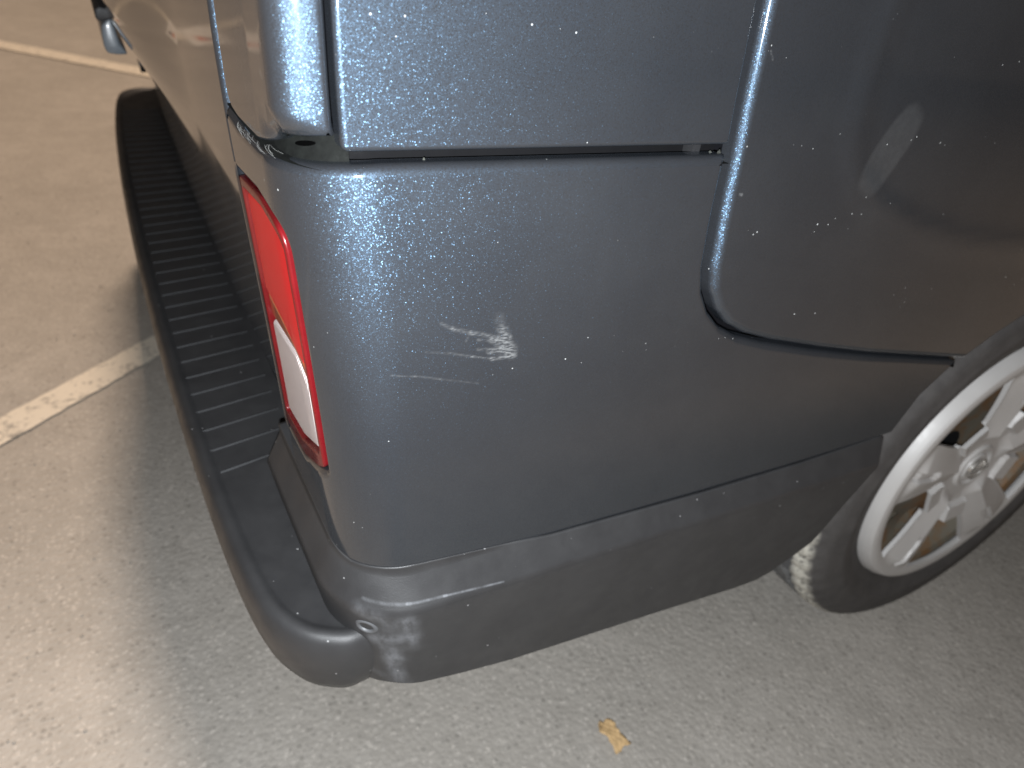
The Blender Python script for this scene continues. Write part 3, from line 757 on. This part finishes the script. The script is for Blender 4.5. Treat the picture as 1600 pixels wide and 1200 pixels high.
def make_wheel():
    # steel disc with slots is the carrier of tyre and cover
    prof = [(.028, .052), (.07, .050), (.095, .044), (.12, .050), (.14, .054), (.160, .054), (.176, .048), (.186, .040), (.188, .016), (.196, .012), (.199, .016), (.199, .024), (.191, .026), (.189, .15)]
    v = []; f = []; n = 180; k = len(prof)
    for i in range(n):
        a = 2 * math.pi * i / n
        for r, y in prof: v.append((WC[0] + r * math.cos(a), WC[1] + y, WC[2] + r * math.sin(a)))
    for i in range(n):
        b = (i + 1) % n
        for j in range(k - 1):
            if j in (3, 4, 5) and (i % 12) in (2, 3, 4, 5, 6, 7): continue
            f.append((i * k + j, i * k + j + 1, b * k + j + 1, b * k + j))
    wh = link('wheel', mesh('wheel', v, f, True, 50), van, M_STEEL)
    tp = [(.196, .018), (.200, .013), (.207, .008), (.214, .0065), (.218, .0058), (.222, .0030), (.236, -.0016), (.240, -.0030), (.246, -.0030), (.248, -.0022), (.262, -.0024), (.270, .0002), (.272, .0012), (.279, .0050), (.2850, .0100), (.2895, .0160), (.2925, .0230), (.2935, .0280), (.2945, .0360), (.2895, .0380), (.2895, .0440), (.2950, .0460), (.2965, .0700), (.2905, .0720), (.2905, .0790), (.2965, .0810), (.2965, .1090), (.2905, .111), (.2905, .118), (.2965, .120), (.295, .150), (.289, .175), (.27, .19), (.20, .18)]
    lathe('tyre', tp, WC, M_TY, wh, 240, True, 40, mod=lambda j, i: (-.0035 if (12 <= j <= 18 and i % 4 == 0 and j >= 13) else (-.004 if j in (21, 22, 25, 26) and i % 5 == 0 else 0)))
    # wheel cover as a height field with five windows
    NR, NA = 120, 600
    def wrap(d): return (d + 180) % 360 - 180
    def win(r, th):
        """negative inside a window"""
        d = min((wrap(th - (-85 + 72 * k)) for k in range(5)), key=abs); x = r * math.sin(math.radians(d)); y_ = r * math.cos(math.radians(d))
        w_ = .026 + (y_ - .094) / .072 * .036
        return max(abs(x) - w_, .092 - y_, r - .1765)
    def height(r, th):
        d = min((wrap(th - (-85 + 72 * k)) for k in range(5)), key=abs); x = abs(r * math.sin(math.radians(d))); y_ = r * math.cos(math.radians(d))
        h = .004 - .010 * sm(.165, .04, r)
        # outer ring
        h += .004 * math.exp(-((r - .186) / .013) ** 2)
        h -= .012 * sm(.193, .2035, r) + .010 * sm(.2, .2035, r)
        # roof-shaped spokes
        sd = abs(wrap(d - 36)) if d > 0 else abs(wrap(d + 36))
        sx = r * math.sin(math.radians(sd)); sy = r * math.cos(math.radians(sd))
        h += .011 * max(0.0, 1 - sx / (.016 + .16 * r)) * sm(.045, .062, r) * sm(.180, .160, r)
        h -= .006 * sm(.008, .005, sx) * sm(.118, .130, sy) * sm(.178, .168, r)
        # block at the inner end of each window
        h += .007 * sm(.0215, .0195, x) * sm(.064, .068, y_) * sm(.0965, .0950, y_)
        # centre cap
        h += .004 * sm(.036, .034, r) - .004 * sm(.0285, .0275, r) * sm(.0215, .0225, r)
        return h
    rs = [.001 + (.2035 - .001) * i / NR for i in range(NR + 1)]
    v = []; f = []; fw = []
    val = [[win(r, 360 * a / NA) for a in range(NA)] for r in rs]
    pos = [[(r, 360 * a / NA) for a in range(NA)] for r in rs]
    keep = [[False] * NA for _ in range(NR)]
    for i in range(NR):
        for a in range(NA):
            keep[i][a] = (val[i][a] + val[i + 1][a] + val[i][(a + 1) % NA] + val[i + 1][(a + 1) % NA]) / 4 > 0
    for i in range(NR + 1):
        for a in range(NA):
            adj = [keep[ii][aa % NA] for ii in (i - 1, i) for aa in (a - 1, a) if 0 <= ii < NR]
            if any(adj) and not all(adj):
                r, th = pos[i][a]
                for _ in range(3):
                    e = .0003; fv = win(r, th); gr = (win(r + e, th) - win(r - e, th)) / (2 * e); et = math.degrees(e / r)
                    gt = (win(r, th + et) - win(r, th - et)) / (2 * e); g2 = gr * gr + gt * gt + 1e-9
                    st = max(-.0012, min(.0012, fv)); r -= st * gr / g2; th -= math.degrees(st * gt / g2 / r)
                pos[i][a] = (r, th)
    for i in range(NR + 1):
        for a in range(NA):
            r, th = pos[i][a]; v.append((WC[0] + r * math.cos(math.radians(th)), WC[1] - height(r, th) + .002, WC[2] + r * math.sin(math.radians(th))))
    used = set()
    for i in range(NR):
        for a in range(NA):
            if keep[i][a]:
                b = (a + 1) % NA; f.append((i * NA + a, (i + 1) * NA + a, (i + 1) * NA + b, i * NA + b))
    f.append(tuple(range(NA)))
    # walls of the windows and of the rim edge
    from collections import Counter
    ec = Counter(); dirn = {}
    for q in f:
        for m in range(len(q)):
            a, b = q[m], q[(m + 1) % len(q)]; ec[(min(a, b), max(a, b))] += 1; dirn[(min(a, b), max(a, b))] = (a, b)
    low = {}
    def lo(i):
        if i not in low:
            low[i] = len(v); x, y_, z = v[i]; v.append((x, y_ + .006, z))
        return low[i]
    for e, c in ec.items():
        if c == 1:
            a, b = dirn[e]; f.append((b, a, lo(a), lo(b)))
    wcov = link('wheel_cover', mesh('wheel_cover', v, f, True, 28), wh, M_CAP)
    # raised emblem bars in the centre cap
    for a0, ln, wd in ((48, .022, .0042), (48, .014, .0036)):
        pass
    return wh
wheel = make_wheel()
M_EMB = simple('emblem_chrome', (.62, .60, .57), .2, .8)
def emblem():
    # lozenge-like outline and a bar, raised on the cap centre
    v = []; f = []
    def bar(p, q, w_, h):
        b = len(v); p = Vector(p); q = Vector(q); d = (q - p).normalized(); n_ = Vector((-d.y, d.x)) * w_ / 2
        for hh, sh in ((0, 1), (h, .6)):
            for c, s_ in ((p, -1), (q, -1), (q, 1), (p, 1)):
                w2 = c + n_ * s_ * sh; v.append((WC[0] + w2.x, WC[1] + .004 - hh, WC[2] + w2.y))
        for a in range(4): f.append((b + a, b + (a + 1) % 4, b + 4 + (a + 1) % 4, b + 4 + a))
        f.append((b + 4, b + 5, b + 6, b + 7))
    bar((-.019, -.003), (.019, .003), .007, .006); 
    n = 24
    for i in range(n):
        a = 2 * math.pi * i / n; b = 2 * math.pi * (i + 1) / n
        bar((.0165 * math.cos(a), .0165 * math.sin(a)), (.0165 * math.cos(b), .0165 * math.sin(b)), .0042, .004)
    return link('emblem', mesh('emblem', v, f, False), wheel, M_EMB)
emblem()
lathe('brake_drum', [(.02, .075), (.13, .075), (.135, .08), (.135, .16)], WC, M_BLACK, wheel, 48)
# wheel housing behind the tyre
def housing():
    v = []; f = []; n = 40; R = .372
    for i in range(n + 1):
        a = math.radians(-5 + 190 * i / n)
        for y_ in (.016, .10, .30): v.append((WC[0] + R * math.cos(a), y_, WC[2] + R * math.sin(a)))
    for i in range(n):
        for j in range(2): f.append((3 * i + j, 3 * i + 3 + j, 3 * i + 4 + j, 3 * i + 1 + j))
    c = len(v); v.append((WC[0], .30, WC[2]))
    for i in range(n): f.append((c, 3 * i + 2, 3 * i + 5))
    return link('wheel_housing', mesh('wheel_housing', v, f), van, simple('liner_plastic', (.05, .05, .051), .6))
housing()
# far wheel: the same wheel turned round
def copy_tree(o, parent, M):
    c = o.copy(); COL.objects.link(c); c.parent = parent
    if parent is van: c.matrix_parent_inverse = WORLD['van'].inverted() @ M
    for ch in o.children: copy_tree(ch, c, M)
    return c
copy_tree(wheel, van, Matrix.Translation((WC[0] * 2, VW, 0)) @ Matrix.Rotation(math.pi, 4, 'Z'))

# ------------------------------------------------------------------ dry leaf and grit on the asphalt
LEAF = [(0.1735, 0.0567), (0.1806, 0.0622), (0.183, 0.0583), (0.1897, 0.0593), (0.1927, 0.0533), (0.1916, 0.0443), (0.1904, 0.0337), (0.1944, 0.0265), (0.1964, 0.0166), (0.1899, 0.0158), (0.1853, 0.0177), (0.1785, 0.0135), (0.171, 0.0124), (0.1711, 0.0211), (0.1714, 0.0318), (0.1715, 0.0408), (0.1659, 0.0441)]
lp = resample(LEAF, .003); cx = sum(p[0] for p in lp) / len(lp); cy = sum(p[1] for p in lp) / len(lp)
P2 = [Vector(p) for p in lp]; nb = len(P2)
gx = .165
while gx < .197:
    gy = .012
    while gy < .063:
        if inside((gx, gy), lp) and min((Vector((gx, gy)) - q).length for q in P2[:nb]) > .0016: P2.append(Vector((gx, gy)))
        gy += .0034
    gx += .0034
ov, oe, of, a1, a2, a3 = delaunay_2d_cdt(P2, [(i, (i + 1) % nb) for i in range(nb)], [], 1, 1e-7)
def lz(x, y): return .006 + .0055 * math.sin((y - .012) * 95) * math.cos((x - .18) * 110) + .004 * abs(x - .181) / .012 + .002 * math.sin(x * 900 + y * 500)
v = [(q.x, q.y, max(.001, lz(q.x, q.y))) for q in ov]; f = [tuple(t) for t in of if inside((sum(ov[i].x for i in t) / 3, sum(ov[i].y for i in t) / 3), lp)]
f = [t if (ov[t[1]] - ov[t[0]]).cross(ov[t[2]] - ov[t[0]]) > 0 else t[::-1] for t in f]
M_LEAF = simple('dry_leaf', (.56, .38, .19), .7, noise_amt=.45, scale=120)
lf = link('dry_leaf', mesh('dry_leaf', v, f), None, M_LEAF); md = lf.modifiers.new('thick', 'SOLIDIFY'); md.thickness = .0006
tag(lf, 'small crumpled orange brown dry leaf lying on the asphalt', 'leaf')
random.seed(5); v = []; f = []
for k in range(1100):
    x = random.uniform(-1.0, 1.4); y = random.uniform(-.4, 2.2); r = random.choice((.0010, .0014, .0018, .0024, .003)) ; b = len(v)
    vs = [Vector((random.uniform(-1, 1), random.uniform(-1, 1), random.uniform(-.5, .8))).normalized() * r * random.uniform(.6, 1) for _ in range(1)]
    for dx, dy, dz in ((1, 0, 0), (0, 1, 0), (-1, 0, 0), (0, -1, 0), (0, 0, 1), (0, 0, -1)):
        s_ = r * random.uniform(.6, 1.15); v.append((x + dx * s_, y + dy * s_, r * .6 + dz * s_ * .8))
    for q in ((0, 1, 4), (1, 2, 4), (2, 3, 4), (3, 0, 4), (1, 0, 5), (2, 1, 5), (3, 2, 5), (0, 3, 5)): f.append(tuple(i + b for i in q))
tag(link('grit', mesh('grit', v, f, False), None, simple('grit_stone', (.36, .33, .29), .8, noise_amt=.5, scale=25)), 'loose pale grit scattered over the asphalt', kind='stuff')
